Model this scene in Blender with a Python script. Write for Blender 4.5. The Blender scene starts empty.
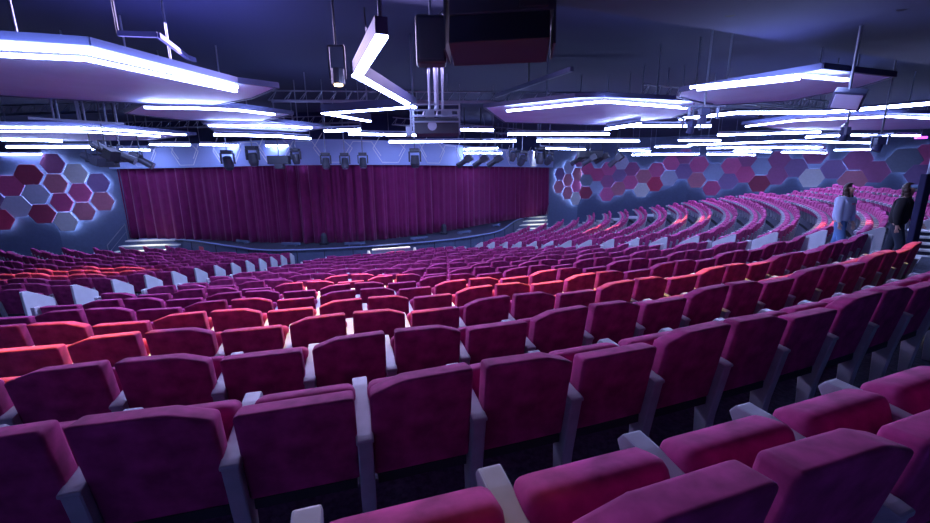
import bpy, bmesh, math, random
from math import sin, cos, radians, degrees, hypot, pi, atan2, floor
from mathutils import Matrix, Vector
random.seed(7)
SC = bpy.context.scene
COL = SC.collection

# ------------------------------------------------------------------ camera
FPX, PITCH, ROLL = 400.0, radians(12.07), radians(-0.7)
Fv = Vector((0, cos(PITCH), -sin(PITCH))); Uv = Vector((0, sin(PITCH), cos(PITCH))); Rv = Vector((1, 0, 0))
R2 = Rv * cos(ROLL) + Uv * sin(ROLL); U2 = -Rv * sin(ROLL) + Uv * cos(ROLL)
cam_d = bpy.data.cameras.new('camera'); cam = bpy.data.objects.new('camera', cam_d); COL.objects.link(cam)
cam.matrix_world = Matrix(((R2.x, U2.x, -Fv.x, 0), (R2.y, U2.y, -Fv.y, 0), (R2.z, U2.z, -Fv.z, 0), (0, 0, 0, 1)))
cam_d.sensor_fit = 'HORIZONTAL'; cam_d.sensor_width = 36; cam_d.lens = FPX / 930 * 36
cam_d.clip_start = 0.02; cam_d.clip_end = 300
SC.camera = cam

def ray(u, v):
    return Fv + R2 * ((u - 465) / FPX) - U2 * ((v - 261.5) / FPX)
def at(u, v, z):                       # where the sight line of a photo point meets height z
    d = ray(u, v); return d * (z / d.z)
def atd(u, v, dist):                   # the same at a horizontal distance
    d = ray(u, v); return d * (dist / hypot(d.x, d.y))
def px(p):
    p = Vector(p); z = p.dot(Fv)
    return (465 + FPX * p.dot(R2) / z, 261.5 - FPX * p.dot(U2) / z, z) if z > .05 else (-9e3, -9e3, z)
def atc(u, v, z, ymax=27.0):           # overhead point, never farther than the hall is deep
    p = at(u, v, z)
    if p.y > ymax or p.y < 0: 
        d = ray(u, v); p = d * (ymax / d.y)
    return p

# ------------------------------------------------------------------ materials
def mat(name, col, rough=.7, metal=0, noise=0, nscale=6, sheen=0, bump=0, spec=.5, emit=None, estr=0):
    m = bpy.data.materials.new(name); m.use_nodes = True
    nt = m.node_tree; b = nt.nodes['Principled BSDF']
    b.inputs['Base Color'].default_value = (*col, 1); b.inputs['Roughness'].default_value = rough
    b.inputs['Metallic'].default_value = metal
    b.inputs['Specular IOR Level'].default_value = spec
    if sheen:
        b.inputs['Sheen Weight'].default_value = sheen; b.inputs['Sheen Roughness'].default_value = .45
        b.inputs['Sheen Tint'].default_value = (1.0, .45, .75, 1)
    if noise:
        tc = nt.nodes.new('ShaderNodeTexCoord'); n = nt.nodes.new('ShaderNodeTexNoise')
        n.inputs['Scale'].default_value = nscale; n.inputs['Detail'].default_value = 4
        nt.links.new(tc.outputs['Object'], n.inputs['Vector'])
        mr = nt.nodes.new('ShaderNodeMapRange'); mr.inputs['From Min'].default_value = .34; mr.inputs['From Max'].default_value = .66
        nt.links.new(n.outputs['Fac'], mr.inputs['Value'])
        mx = nt.nodes.new('ShaderNodeMix'); mx.data_type = 'RGBA'
        mx.inputs['A'].default_value = (*[c * (1 - noise) for c in col], 1)
        mx.inputs['B'].default_value = (*[min(1, c * (1 + noise)) for c in col], 1)
        nt.links.new(mr.outputs['Result'], mx.inputs['Factor']); nt.links.new(mx.outputs['Result'], b.inputs['Base Color'])
        if bump:
            bp = nt.nodes.new('ShaderNodeBump'); bp.inputs['Strength'].default_value = bump; bp.inputs['Distance'].default_value = .02
            nt.links.new(n.outputs['Fac'], bp.inputs['Height']); nt.links.new(bp.outputs['Normal'], b.inputs['Normal'])
    if emit:
        b.inputs['Emission Color'].default_value = (*emit, 1); b.inputs['Emission Strength'].default_value = estr
    return m
LEDC = (.40, .50, 1.0)
M = {
 'velvet': mat('plum_velvet', (.42, .042, .190), .8, noise=.34, nscale=8, sheen=.04, bump=.08, spec=.2),
 'velvet_b': mat('seat_back_velvet', (.42, .042, .190), .8, noise=.34, nscale=8, sheen=.04, bump=.08, spec=.2),
 'grey': mat('grey_laminate', (.42, .43, .50), .42, noise=.06, nscale=14),
 'panel': mat('pale_end_panel', (.70, .71, .76), .5, noise=.04),
 'dark': mat('dark_metal', (.03, .03, .04), .5),
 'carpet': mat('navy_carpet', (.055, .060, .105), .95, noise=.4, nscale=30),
 'landing': mat('pale_landing', (.42, .42, .48), .7, noise=.15, nscale=3),
 'nosing': mat('white_nosing', (.75, .76, .78), .5),
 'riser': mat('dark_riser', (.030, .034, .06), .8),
 'wall': mat('navy_wall', (.060, .080, .17), .75, noise=.08),
 'flank': mat('slate_wall', (.10, .13, .24), .75, noise=.06),
 'ceil': mat('navy_ceiling', (.004, .009, .060), .9),
 'soffit': mat('soffit_paint', (.011, .012, .062), .9),
 'curtain': mat('magenta_curtain', (.15, .009, .080), .85, noise=.10, nscale=2.5, sheen=.4, spec=.2),
 'fascia': mat('lavender_fascia', (.30, .37, .66), .6),
 'stage': mat('stage_floor', (.035, .04, .075), .6),
 'apron': mat('blue_stage_front', (.085, .11, .20), .55, noise=.08),
 'white': mat('white_step', (.80, .80, .78), .5),
 'steel': mat('steel', (.22, .24, .32), .45, .7),
 'black': mat('black_plastic', (.014, .016, .032), .45),
 'blackm': mat('black_body', (.028, .030, .05), .5),
 'cloud': mat('lavender_ceiling_board', (.62, .68, .96), .55, noise=.05, nscale=1.5),
 'rim': mat('board_rim', (.05, .06, .15), .6),
 'lens': mat('glass_lens', (.35, .38, .5), .15),
 'led': mat('led_strip', (.8, .8, .9), .5, emit=LEDC, estr=38),
 'ledf': mat('led_tube', (.8, .8, .9), .5, emit=LEDC, estr=55),
 'halo': mat('halo_light', (.8, .8, .9), .5, emit=(.45, .62, 1.0), estr=13),
 'warmlamp': mat('warm_lamp', (.9, .8, .6), .5, emit=(1, .75, .4), estr=9),
 'purplelamp': mat('violet_lamp', (.5, .1, .8), .5, emit=(.5, .05, 1), estr=5),
 'skin': mat('skin', (.62, .38, .30), .55),
 'hair': mat('brown_hair', (.05, .025, .02), .6),
 'blueshirt': mat('pale_blue_sweatshirt', (.52, .62, .86), .85),
 'jeans': mat('blue_jeans', (.12, .25, .52), .85),
 'blackcloth': mat('black_jacket', (.014, .014, .02), .8),
 'darkjeans': mat('dark_jeans', (.02, .03, .055), .85),
 'shoe': mat('shoe', (.7, .7, .72), .6),
 'pink': mat('pink_print', (.7, .15, .3), .7),
 'red': mat('red_sign', (.6, .08, .12), .6),
}
HEX = {'plum': (.34, .10, .27), 'magenta': (.54, .08, .25), 'maroon': (.28, .03, .09), 'rose': (.50, .17, .26),
       'pink': (.62, .12, .33), 'white': (.62, .60, .66), 'pale blue': (.30, .36, .58), 'lavender': (.42, .42, .60),
       'purple': (.24, .14, .34), 'slate': (.17, .20, .30), 'red': (.50, .035, .12)}
HM = {k: mat('hexagon_' + k.replace(' ', '_'), v, .7, noise=.05) for k, v in HEX.items()}

# ------------------------------------------------------------------ mesh builder
class MB:
    def __init__(s): s.v, s.f, s.m = [], [], []
    def add(s, vs, fs, mi=0, T=None):
        o = len(s.v)
        for p in vs:
            p = Vector(p); s.v.append(tuple(T @ p) if T is not None else tuple(p))
        for f in fs: s.f.append([o + i for i in f]); s.m.append(mi)
    def box(s, c, d, mi=0, T=None, rz=0, rx=0, ry=0):
        L = Matrix.Translation(c) @ Matrix.Rotation(rz, 4, 'Z') @ Matrix.Rotation(ry, 4, 'Y') @ Matrix.Rotation(rx, 4, 'X')
        if T is not None: L = T @ L
        x, y, z = d[0] / 2, d[1] / 2, d[2] / 2
        vs = [(a * x, b * y, c2 * z) for c2 in (-1, 1) for b in (-1, 1) for a in (-1, 1)]
        s.add(vs, [(0, 2, 3, 1), (4, 5, 7, 6), (0, 1, 5, 4), (2, 6, 7, 3), (0, 4, 6, 2), (1, 3, 7, 5)], mi, L)
    def prism(s, poly, z0, z1, mi=0, T=None):      # plan polygon, extruded in z
        n = len(poly); a = sum(poly[i][0] * poly[(i + 1) % n][1] - poly[(i + 1) % n][0] * poly[i][1] for i in range(n))
        if a < 0: poly = poly[::-1]
        vs = [(p[0], p[1], z0) for p in poly] + [(p[0], p[1], z1) for p in poly]
        fs = [list(range(n))[::-1], [n + i for i in range(n)]] + [(i, (i + 1) % n, n + (i + 1) % n, n + i) for i in range(n)]
        s.add(vs, fs, mi, T)
    def bar(s, p, q, w, h, mi=0, up=(0, 0, 1)):
        p, q = Vector(p), Vector(q); d = q - p; L = d.length
        if L < 1e-5: return
        d /= L; up = Vector(up)
        if abs(d.dot(up)) > .98: up = Vector((1, 0, 0))
        x = d.cross(up).normalized(); z = x.cross(d)
        T = Matrix(((x.x, d.x, z.x, p.x), (x.y, d.y, z.y, p.y), (x.z, d.z, z.z, p.z), (0, 0, 0, 1)))
        s.box((0, L / 2, 0), (w, L, h), mi, T)
    def cyl(s, p, q, r, r2=None, n=12, mi=0):
        p, q = Vector(p), Vector(q); d = (q - p).normalized(); r2 = r if r2 is None else r2
        up = Vector((0, 0, 1)) if abs(d.z) < .95 else Vector((1, 0, 0))
        x = d.cross(up).normalized(); y = d.cross(x)
        vs = [p + (x * cos(t) + y * sin(t)) * r for t in [2 * pi * i / n for i in range(n)]] + [q + (x * cos(t) + y * sin(t)) * r2 for t in [2 * pi * i / n for i in range(n)]]
        fs = [(i, i + n, (i + 1) % n + n, (i + 1) % n) for i in range(n)] + [list(range(n)), [n + i for i in range(n)][::-1]]
        s.add(vs, fs, mi)
    def tube(s, pts, r, n=8, mi=0):
        for a, b in zip(pts[:-1], pts[1:]): s.cyl(a, b, r, n=n, mi=mi)
    def mesh(s, name, mats, bevel=0, seg=2, smooth=False):
        me = bpy.data.meshes.new(name); me.from_pydata(s.v, [], s.f)
        for m in mats: me.materials.append(m)
        me.polygons.foreach_set('material_index', s.m)
        bm = bmesh.new(); bm.from_mesh(me)
        bmesh.ops.recalc_face_normals(bm, faces=bm.faces)
        if bevel:
            ed = [e for e in bm.edges if len(e.link_faces) == 2 and e.calc_face_angle(0) > .25]
            bmesh.ops.bevel(bm, geom=ed, offset=bevel, segments=seg, affect='EDGES', profile=.6, clamp_overlap=True)
        if smooth:
            for f in bm.faces: f.smooth = True
        bm.to_mesh(me); bm.free(); me.update()
        return me
    def build(s, name, mats, parent=None, bevel=0, seg=2, smooth=False, kind=None):
        if not isinstance(mats, (list, tuple)): mats = [mats]
        return link(name, s.mesh(name, mats, bevel, seg, smooth), parent, kind)
def link(name, me, parent=None, kind=None):
    o = bpy.data.objects.new(name, me); COL.objects.link(o)
    if parent: o.parent = parent
    if kind: o['kind'] = kind
    return o
def tag(o, label, cat, group=None):
    o['label'] = label; o['category'] = cat
    if group: o['group'] = group
    return o
def thing(name, label, cat, loc=(0, 0, 0), rz=0, group=None):
    o = bpy.data.objects.new(name, None); COL.objects.link(o); o.location = loc; o.rotation_euler = (0, 0, rz)
    o.empty_display_size = .1
    return tag(o, label, cat, group)
def rel(mb, root_loc):                  # move a builder's world points into a thing's own frame
    mb.v = [(p[0] - root_loc[0], p[1] - root_loc[1], p[2] - root_loc[2]) for p in mb.v]; return mb
ONES = 'zeroth first second third fourth fifth sixth seventh eighth ninth tenth eleventh twelfth thirteenth fourteenth fifteenth sixteenth seventeenth eighteenth nineteenth'.split()
def nth(n):
    if n < 20: return ONES[n]
    t = {2: 'twent', 3: 'thirt', 4: 'fort', 5: 'fift'}[n // 10]
    return t + 'ieth' if n % 10 == 0 else t + 'y-' + ONES[n % 10]

# ------------------------------------------------------------------ the seating bowl
CX, CY, R0, ROWP = -9.199, 31.574, 32.25, .9775
PITCHS = .54
def Rk(k): return R0 - ROWP * k + (.12 if k == 0 else 0)
def zt(k): return -(.6977 + .1688 * k - .001 * k * k) + (.03 if k == 0 else 0)
def zf(k): return -(.6977 + .1688 * k - .001 * k * k) - .95 + (.03 if k == 0 else 0)
def lift(a, k=9):                            # the side blocks climb a little away from the middle (a in degrees)
    if a > 43: return (.34 if k > 4.5 else .20) * min(1.25, (a - 43) / 33)
    if a < 2.6: return .10 * max(0, min(1.2, (-2 - a) / 33)) + .16 * max(0, k - 8) / 12
    return 0
def pos(a, r): a = radians(a); return (CX + r * sin(a), CY - r * cos(a))

def ring(mb, k, a0, a1, kz=None, inner=.57, outer=.41, mi=0, ri=1, drop=None, step=1.5, dz=0):
    kz = k if kz is None else kz; n = max(1, int((a1 - a0) / step)); ri_, ro_ = Rk(k) - inner, Rk(k) + outer
    zb = zf(kz + 1) if drop is None else zf(kz) - drop
    top, bot, out = [], [], []
    for i in range(n + 1):
        a = a0 + (a1 - a0) * i / n; l = lift(a, k) + dz
        x, y = pos(a, ri_); X, Y = pos(a, ro_)
        top.append((x, y, zf(kz) + l)); bot.append((x, y, zb + l - .02)); out.append((X, Y, zf(kz) + l))
    o = len(mb.v); mb.v += top + out + bot; m = n + 1
    for i in range(n):
        mb.f.append([o + i, o + m + i, o + m + i + 1, o + i + 1]); mb.m.append(mi)
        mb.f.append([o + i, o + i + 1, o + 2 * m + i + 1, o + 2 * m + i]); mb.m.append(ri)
def sector_wall(mb, a, k0, k1, kz0=0, mi=1):       # closes the side of a sector of steps
    for k in range(k0, k1 + 1):
        l = lift(a, k)
        x0, y0 = pos(a, Rk(k) - .57); x1, y1 = pos(a, Rk(k) + .41)
        z = zf(k + kz0) + l
        mb.add([(x0, y0, z), (x1, y1, z), (x1, y1, z - .5), (x0, y0, z - .5)], [(0, 1, 2, 3)], mi)
f = MB()
for k in range(0, 21):
    out = 9 if k == 0 else .41; inn = 8 if k == 20 else .57
    ring(f, k, 2.6, 36.4 if k > 2 else 32.4, outer=out, inner=inn)
    kk = k + .25
    ring(f, kk, -37, 2.6, outer=9 if k == 0 else .41, inner=8 if k == 20 else .57)
    ring(f, k, 39.4, 79, outer=out, inner=inn)
for a in (2.6, 36.4): sector_wall(f, a, 0, 19)
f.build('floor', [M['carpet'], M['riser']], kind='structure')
f = MB()
for k in range(0, 21):
    ring(f, k, 79, 83, outer=3 if k == 0 else .41, inner=6 if k == 20 else .57, mi=0)
    ring(f, k + .25, -39, -37, outer=14 if k == 0 else .41, inner=8 if k == 20 else .57, mi=0)
sector_wall(f, 83, 0, 20)
f.prism([(-21, 24), (-18, 20), (-30, -3), (-37, -3.5), (-36, 13), (-32, 18.8), (-24.2, 23.6)], -5.3, -4.75)
sector_wall(f, -39, 0, 20)
f.prism([(9.5, 24), (36, -6.5), (38, 6), (33, 24), (11, 38.2), (4, 36)], -5.3, -4.75)
f.build('floor_side', [M['landing'], M['landing']], kind='structure')
f = MB(); g = MB()
for k in range(2, 20):
    a0 = 36.4 if k > 2 else 32.4
    ring(f, k, a0, 39.4, kz=k - 1)
    ring(g, k, a0 + .1, 39.3, kz=k - 1, inner=.58, outer=-.32, drop=.05, dz=.006)
for k in range(2, 20):
    sector_wall(f, 36.4 if k > 2 else 32.4, k, k, -1); sector_wall(f, 39.4, k, k, -1)
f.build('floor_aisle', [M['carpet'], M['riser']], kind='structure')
g.build('trim_aisle', [M['nosing'], M['nosing']], kind='structure')
base = MB(); base.prism([(-44, -8), (44, -8), (44, 48), (-44, 48)], -6.0, -5.6)
base.build('ground', M['carpet'], kind='structure')

# ------------------------------------------------------------------ seat model (origin on the floor under the back's rear top edge, y towards the stage)
def back_mesh(kind):
    lo, hi = .885, .945
    W = .238
    prof = {'N': [(-W, .42), (W, .42), (W, lo), (-W, lo)],
            'L': [(-W, .42), (W, .42), (W, hi), (-.09, hi - .008), (-W, lo)],
            'R': [(-W, .42), (W, .42), (W, lo), (.09, hi - .008), (-W, hi)]}[kind]
    def rear(z): return .10 - .10 * (z - .42) / .55          # reclined
    vs = [(x, rear(z), z) for x, z in prof] + [(x * .98, rear(z) + (.10 if z < .5 else .115), z - (0 if z < .5 else .012)) for x, z in prof]
    n = len(prof)
    mb = MB(); mb.add(vs, [list(range(n))[::-1], [n + i for i in range(n)]] + [(i, (i + 1) % n, n + (i + 1) % n, n + i) for i in range(n)])
    return mb
def cushion_mb():
    mb = MB()
    T = Matrix.Translation((0, .27, .42)) @ Matrix.Rotation(radians(-16), 4, 'X')
    mb.box((0, 0, .185), (.475, .16, .36), 0, T); return mb
def cushion_pan_mb():
    mb = MB(); mb.box((0, .20, .40), (.44, .20, .05), 0); return mb
def arm_mb(x):
    mb = MB(); w = .039
    pr = [(.015, .655), (.05, .63), (.42, .63), (.50, .645), (.53, .70), (.505, .735), (.42, .73), (.05, .68), (.015, .672)]
    n = len(pr); vs = [(x - w, y, z) for y, z in pr] + [(x + w, y, z) for y, z in pr]
    mb.add(vs, [list(range(n)), [n + i for i in range(n)][::-1]] + [(i, n + i, n + (i + 1) % n, (i + 1) % n) for i in range(n)])
    return mb
def post_mb(x):
    mb = MB(); w = .034
    pr = [(.02, .66), (.115, .66), (.36, .62), (.20, .50), (.17, 0), (.11, 0), (.08, .30)]
    n = len(pr); vs = [(x - w, y, z) for y, z in pr] + [(x + w, y, z) for y, z in pr]
    mb.add(vs, [list(range(n)), [n + i for i in range(n)][::-1]] + [(i, n + i, n + (i + 1) % n, (i + 1) % n) for i in range(n)])
    return mb
def endpanel_mb(sx):
    mb = MB(); x = sx * .276
    pr = [(-.02, 0), (.52, 0), (.54, .60), (.50, .64), (.06, .90), (-.04, .90)]
    n = len(pr); vs = [(x - .028, y, z) for y, z in pr] + [(x + .028, y, z) for y, z in pr]
    mb.add(vs, [list(range(n)), [n + i for i in range(n)][::-1]] + [(i, n + i, n + (i + 1) % n, (i + 1) % n) for i in range(n)])
    return mb
V = M['velvet']
SM = {'back' + t: back_mesh(t).mesh('backrest', [V], .022, 3, True) for t in 'NLR'}
SM['cush'] = cushion_mb().mesh('seat_cushion', [V], .06, 4, True)
SM['pan'] = cushion_pan_mb().mesh('seat_pan', [M['dark']])
for s, x in (('l', -.27), ('r', .27)):
    SM['arm' + s] = arm_mb(x).mesh('armrest', [M['grey']], .008, 2)
    SM['post' + s] = post_mb(x).mesh('side_post', [M['grey']], .006, 1)
SM['endl'] = endpanel_mb(-1).mesh('end_panel', [M['panel']], .008, 1)
SM['endr'] = endpanel_mb(1).mesh('end_panel', [M['panel']], .008, 1)
# lighter versions for the far seats
LM = {'back' + t: back_mesh(t).mesh('far_back', [V], .025, 1) for t in 'NLR'}
LM['cush'] = cushion_mb().mesh('far_cushion', [V], .04, 1)
LM['arml'] = arm_mb(-.27).mesh('far_arm', [M['grey']]); LM['armr'] = arm_mb(.27).mesh('far_arm', [M['grey']])
LM['postl'] = post_mb(-.27).mesh('far_post', [M['grey']]); LM['postr'] = post_mb(.27).mesh('far_post', [M['grey']])
LM['endl'], LM['endr'] = SM['endl'], SM['endr']

seats = []          # dict(block,row,i,a,r,z,type,parts)
def add_row(block, k, s_anchor, phase, s0, s1, ends='lr', R=None, kz=None):
    """seats of one row: boundaries at s_anchor + n*PITCHS between arc lengths s0 and s1; phase = type of the seat right of the anchor"""
    R = Rk(k) if R is None else R; kz = k if kz is None else kz
    n0 = int(math.ceil((s0 - s_anchor) / PITCHS - 1e-6)); n1 = int(floor((s1 - s_anchor) / PITCHS + 1e-6))
    for n in range(n0, n1):
        s = s_anchor + (n + .5) * PITCHS; a = degrees(s / R); x, y = pos(a, R)
        seats.append(dict(block=block, k=k, i=n - n0, n=n1 - n0, a=a, loc=(x, y, zf(kz) + lift(a, kz)),
                          t='NLR'[('NLR'.index(phase) + n) % 3], last=n == n1 - 1, first=n == n0, ends=ends))
ANCH = {0: (9.555, 'L'), 1: (8.87, 'L'), 2: (8.27, 'L'), 3: (7.72, 'L'), 4: (7.62, 'L'), 5: (8.90, 'L')}
def arc_at_x(xv, R):  return math.asin((xv - CX) / R) * R
for k in range(0, 20):
    R = Rk(k)
    s0 = arc_at_x(-6.05 - (.03 * max(0, k - 6)), R); s1 = radians(36.2 if k > 2 else 32.2 if k == 2 else 31) * R
    if k >= 18: s1 = radians(37.5) * R
    sa, ph = ANCH.get(k, (s0 + .001, 'NLR'[(k * 2) % 3]))
    add_row('centre', k, sa, ph, s0, s1, 'l' if k < 3 else 'lr')
for k in range(1, 19):
    R = Rk(k); base_a = .613; off = 2.19 * 1.0
    a0 = base_a + math.asin(min(.9, off / R)); s0 = a0 * R
    a1 = 69 if k > 16 else 73 if k > 14 else 77 if k > 3 else 74
    if k < 3: s0 += (5 if k == 2 else 7) * PITCHS
    add_row('right', k, s0, 'NLR'[(k) % 3], s0, radians(a1) * R, 'l')
for k in range(8, 21):
    R = Rk(k + .25); s1 = arc_at_x(-8.5, R); s0 = radians(-35.5) * R
    add_row('left', k, s1, 'NLR'[(k * 2 + 1) % 3], s0, s1 - 0, 'r', R=R, kz=k + .25)

def in_frame(sv, pad=0):
    x, y, z = sv['loc']; a = radians(sv['a']); ok = False
    for dx in (-.24, 0, .24):
        for h in (.93, .72):
            fw = .38 if h < .75 else 0
            u, v, d = px((x + dx * cos(a) - fw * sin(a), y + dx * sin(a) + fw * cos(a), z + h))
            if d > .2 and -pad <= u <= 930 + pad and -pad <= v <= 523 + pad: ok = True
    return ok
vis = [s for s in seats if in_frame(s)]
for s in seats: s['d'] = Vector(s['loc']).length
vis.sort(key=lambda s: s['d'])
near = vis[:300]; nearid = {id(s) for s in near}
STY = {'N': ('low flat-topped plum velvet seat', 'plum velvet seat'), 'L': ('plum velvet seat cut at its left corner', ''), 'R': ('plum velvet seat cut at its right corner', '')}
cent_rows = sorted({s['k'] for s in near if s['block'] == 'centre'})
for s in near:
    row = [q for q in vis if q['block'] == s['block'] and q['k'] == s['k']]
    row.sort(key=lambda q: q['a']); o = row.index(s) + 1; st = STY[s['t']][0]
    if s['block'] == 'centre':
        e = 'left edge' if s['k'] < 6 else 'left aisle'
        lab = '%s, %s from %s, %s row from bottom' % (st, nth(o), e, nth(s['k'] + 1))
    elif s['block'] == 'right':
        st = {'N': 'flat-topped plum seat', 'L': 'left-cut plum seat', 'R': 'right-cut plum seat'}[s['t']]
        lab = '%s, %s from aisle in the %s row from back of right side block' % (st, nth(o), nth(s['k']))
    else:
        st = {'N': 'flat-topped plum seat', 'L': 'left-cut plum seat', 'R': 'right-cut plum seat'}[s['t']]
        lab = '%s, %s from far end in %s row from back of left side block' % (st, nth(o), nth(s['k'] - 7))
    grp = {'centre': 'theatre seats of the middle block', 'right': 'theatre seats of the right side block', 'left': 'theatre seats of the left side block'}[s['block']]
    r = thing('theatre_seat', lab, 'seat', s['loc'], radians(s['a']), grp)
    link('backrest', SM['back' + s['t']], r); link('seat_cushion', SM['cush'], r); link('seat_pan', SM['pan'], r)
    el, er = s['first'] and 'l' in s['ends'], s['last'] and 'r' in s['ends']
    if not el: link('armrest', SM['arml'], r); link('side_post', SM['postl'], r)
    if s['last'] and not er: link('armrest', SM['armr'], r); link('side_post', SM['postr'], r)
    if s['last'] and 'r' in s['ends']: link('end_panel', SM['endr'], r)['label'] = 'pale grey end panel facing the aisle'
    if s['first'] and 'l' in s['ends']: link('end_panel', SM['endl'], r)['label'] = 'pale grey end panel facing the aisle'
# the remaining rows
far = [s for s in vis if id(s) not in nearid]
fv, ff, fm = [], [], []
LMc = {k: ([tuple(v.co) for v in m.vertices], [list(p.vertices) for p in m.polygons]) for k, m in LM.items()}
MI = {'b': 0, 'c': 0, 'a': 1, 'p': 1, 'e': 2}
for s in far:
    ca, sa = cos(radians(s['a'])), sin(radians(s['a'])); x, y, z = s['loc']
    parts = ['back' + s['t'], 'cush'] + (['endl'] if s['first'] and 'l' in s['ends'] else ['arml', 'postl'])
    if s['last']: parts += ['endr'] if 'r' in s['ends'] else ['armr', 'postr']
    for p in parts:
        vs, fs = LMc[p]; o = len(fv)
        fv += [(x + v[0] * ca - v[1] * sa, y + v[0] * sa + v[1] * ca, z + v[2]) for v in vs]
        ff += [[o + i for i in q] for q in fs]; fm += [MI[p[0]]] * len(fs)
me = bpy.data.meshes.new('distant_theatre_seats'); me.from_pydata(fv, [], ff)
for m in (V, M['grey'], M['panel']): me.materials.append(m)
me.polygons.foreach_set('material_index', fm); me.update()
o = link('distant_theatre_seats', me, None, 'stuff')
tag(o, 'far rows of plum velvet theatre seats with pale end panels, towards the stage', 'seats')

# ------------------------------------------------------------------ shell
def smooth_path(pts, n=8):
    out = []; P = [Vector(p) for p in pts]
    for i in range(len(P) - 1):
        p0, p1, p2, p3 = P[max(0, i - 1)], P[i], P[i + 1], P[min(len(P) - 1, i + 2)]
        for j in range(n):
            t = j / n
            out.append(.5 * ((2 * p1) + (-p0 + p2) * t + (2 * p0 - 5 * p1 + 4 * p2 - p3) * t * t + (-p0 + 3 * p1 - 3 * p2 + p3) * t ** 3))
    out.append(P[-1]); return out
def strip(mb, path, z0, z1, mi=0, th=0.0):
    vs = [(p[0], p[1], z0) for p in path] + [(p[0], p[1], z1) for p in path]; n = len(path)
    mb.add(vs, [(i, i + 1, n + i + 1, n + i) for i in range(n - 1)], mi)
def thick(mb, path, z0, z1, th, mi=0):       # a wall with thickness, th to the left of the path direction
    P = [Vector((p[0], p[1])) for p in path]; off = []
    for i, p in enumerate(P):
        d = (P[min(i + 1, len(P) - 1)] - P[max(i - 1, 0)]).normalized(); off.append(p + Vector((-d.y, d.x)) * th)
    n = len(P); vs = [(p.x, p.y, z) for z in (z0, z1) for p in P] + [(p.x, p.y, z) for z in (z0, z1) for p in off]
    fs = []
    for i in range(n - 1):
        fs += [(i, i + 1, n + i + 1, n + i), (2 * n + i, 3 * n + i, 3 * n + i + 1, 2 * n + i + 1), (n + i, n + i + 1, 3 * n + i + 1, 3 * n + i), (i, 2 * n + i, 2 * n + i + 1, i + 1)]
    fs += [(0, n, 3 * n, 2 * n), (n - 1, 3 * n - 1, 4 * n - 1, 2 * n - 1)]
    mb.add(vs, fs, mi)
CEIL = 3.2
LC, RC = (-24.1, 23.7), (10.8, 38.4)
CURT = [(-20.5, 24.3), (-15.7, 23.3), (-11.3, 21.9), (-8.5, 21.4), (-6.1, 21.7), (-3.7, 23.1), (-1.0, 25.9), (2.7, 30.7), (7.5, 36.2)]
LEFTW = [LC, (-27.5, 22.3), (-32, 19.0), (-36, 13), (-37.5, 4), (-37, -4.2)]
RIGHTW = [RC, (15, 38.0), (20, 36.4), (25, 33.2), (29.5, 28.8), (33, 24), (36, 16), (37.5, 6), (38, -4.2)]
w = MB(); thick(w, LEFTW[::-1], -5.6, CEIL, .25); w.build('wall_left', M['wall'], kind='structure')
w = MB(); thick(w, RIGHTW, -5.6, CEIL, .25); w.build('wall_right', M['wall'], kind='structure')
w = MB(); thick(w, [LC, (-20.3, 24.35)], -5.6, CEIL, .25); w.build('wall_flank_left', M['flank'], kind='structure')
w = MB(); thick(w, [(7.45, 36.35), RC], -5.6, CEIL, .25); w.build('wall_flank_right', M['flank'], kind='structure')
w = MB(); thick(w, [(38, -4.2), (-37, -4.2)], -5.6, CEIL, .25); w.build('wall_back', M['fascia'], kind='structure')  # unseen rear wall, set near and pale to bounce light onto seat backs
w = MB(); thick(w, [(-20.3, 24.6), (-17, 32), (-8, 38), (2, 40), (7.45, 36.6)], -5.6, CEIL, .25); w.build('wall_stage', M['ceil'], kind='structure')
w = MB(); w.prism([(-44, -8), (44, -8), (44, 48), (-44, 48)], CEIL, CEIL + .2); w.build('ceiling', M['ceil'], kind='structure')
# lower bulkhead over the rear right
p1, p2 = at(545, 3, 2.3), at(935, 66, 2.3)
w = MB(); dd = (p2 - p1); e1 = p1 - dd * .35; e2 = p1 + dd * 2.4
w.prism([(e1.x, e1.y), (e2.x, e2.y), (e2.x + 4, -4), (e1.x - 1, -4)], 2.3, CEIL); w.build('ceiling_bulkhead', M['soffit'], kind='structure')

# ------------------------------------------------------------------ stage
ZS, ZFL = -3.49, zf(20)
EDGE = [(-19.6, 23.9), (-16.6, 23.4), (-12.4, 20.9), (-10.4, 19.75), (-8.7, 19.5), (-6.15, 19.95), (-3.4, 20.9), (-.9, 22.2), (.9, 23.8), (2.4, 26.0), tuple(at(520, 219, ZS).xy), tuple(at(550, 213.6, ZS).xy)]
ep = smooth_path(EDGE, 6)
s = MB(); s.prism([tuple(p) for p in ep] + [(5, 40), (-8, 38.5), (-19, 30)], ZS - .15, ZS); s.build('floor_stage', M['stage'], kind='structure')
s = MB(); thick(s, ep, ZFL - .3, ZS - .02, .12)
for i in range(4, len(ep) - 4, 3):      # vertical joints
    p = ep[i]; d = (ep[i + 1] - ep[i - 1]).normalized()
    s.bar((p.x + d.y * .01, p.y - d.x * .01, ZFL - .2), (p.x + d.y * .01, p.y - d.x * .01, ZS - .06), .035, .03, 1)
s.build('trim_stage_front', [M['apron'], M['riser']], kind='structure')
s = MB()
for a, b in zip(ep[:-1], ep[1:]): s.bar((a.x, a.y, ZS + .015), (b.x, b.y, ZS + .015), .10, .05)
s.build('trim_stage_edge', M['fascia'], kind='structure')
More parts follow.
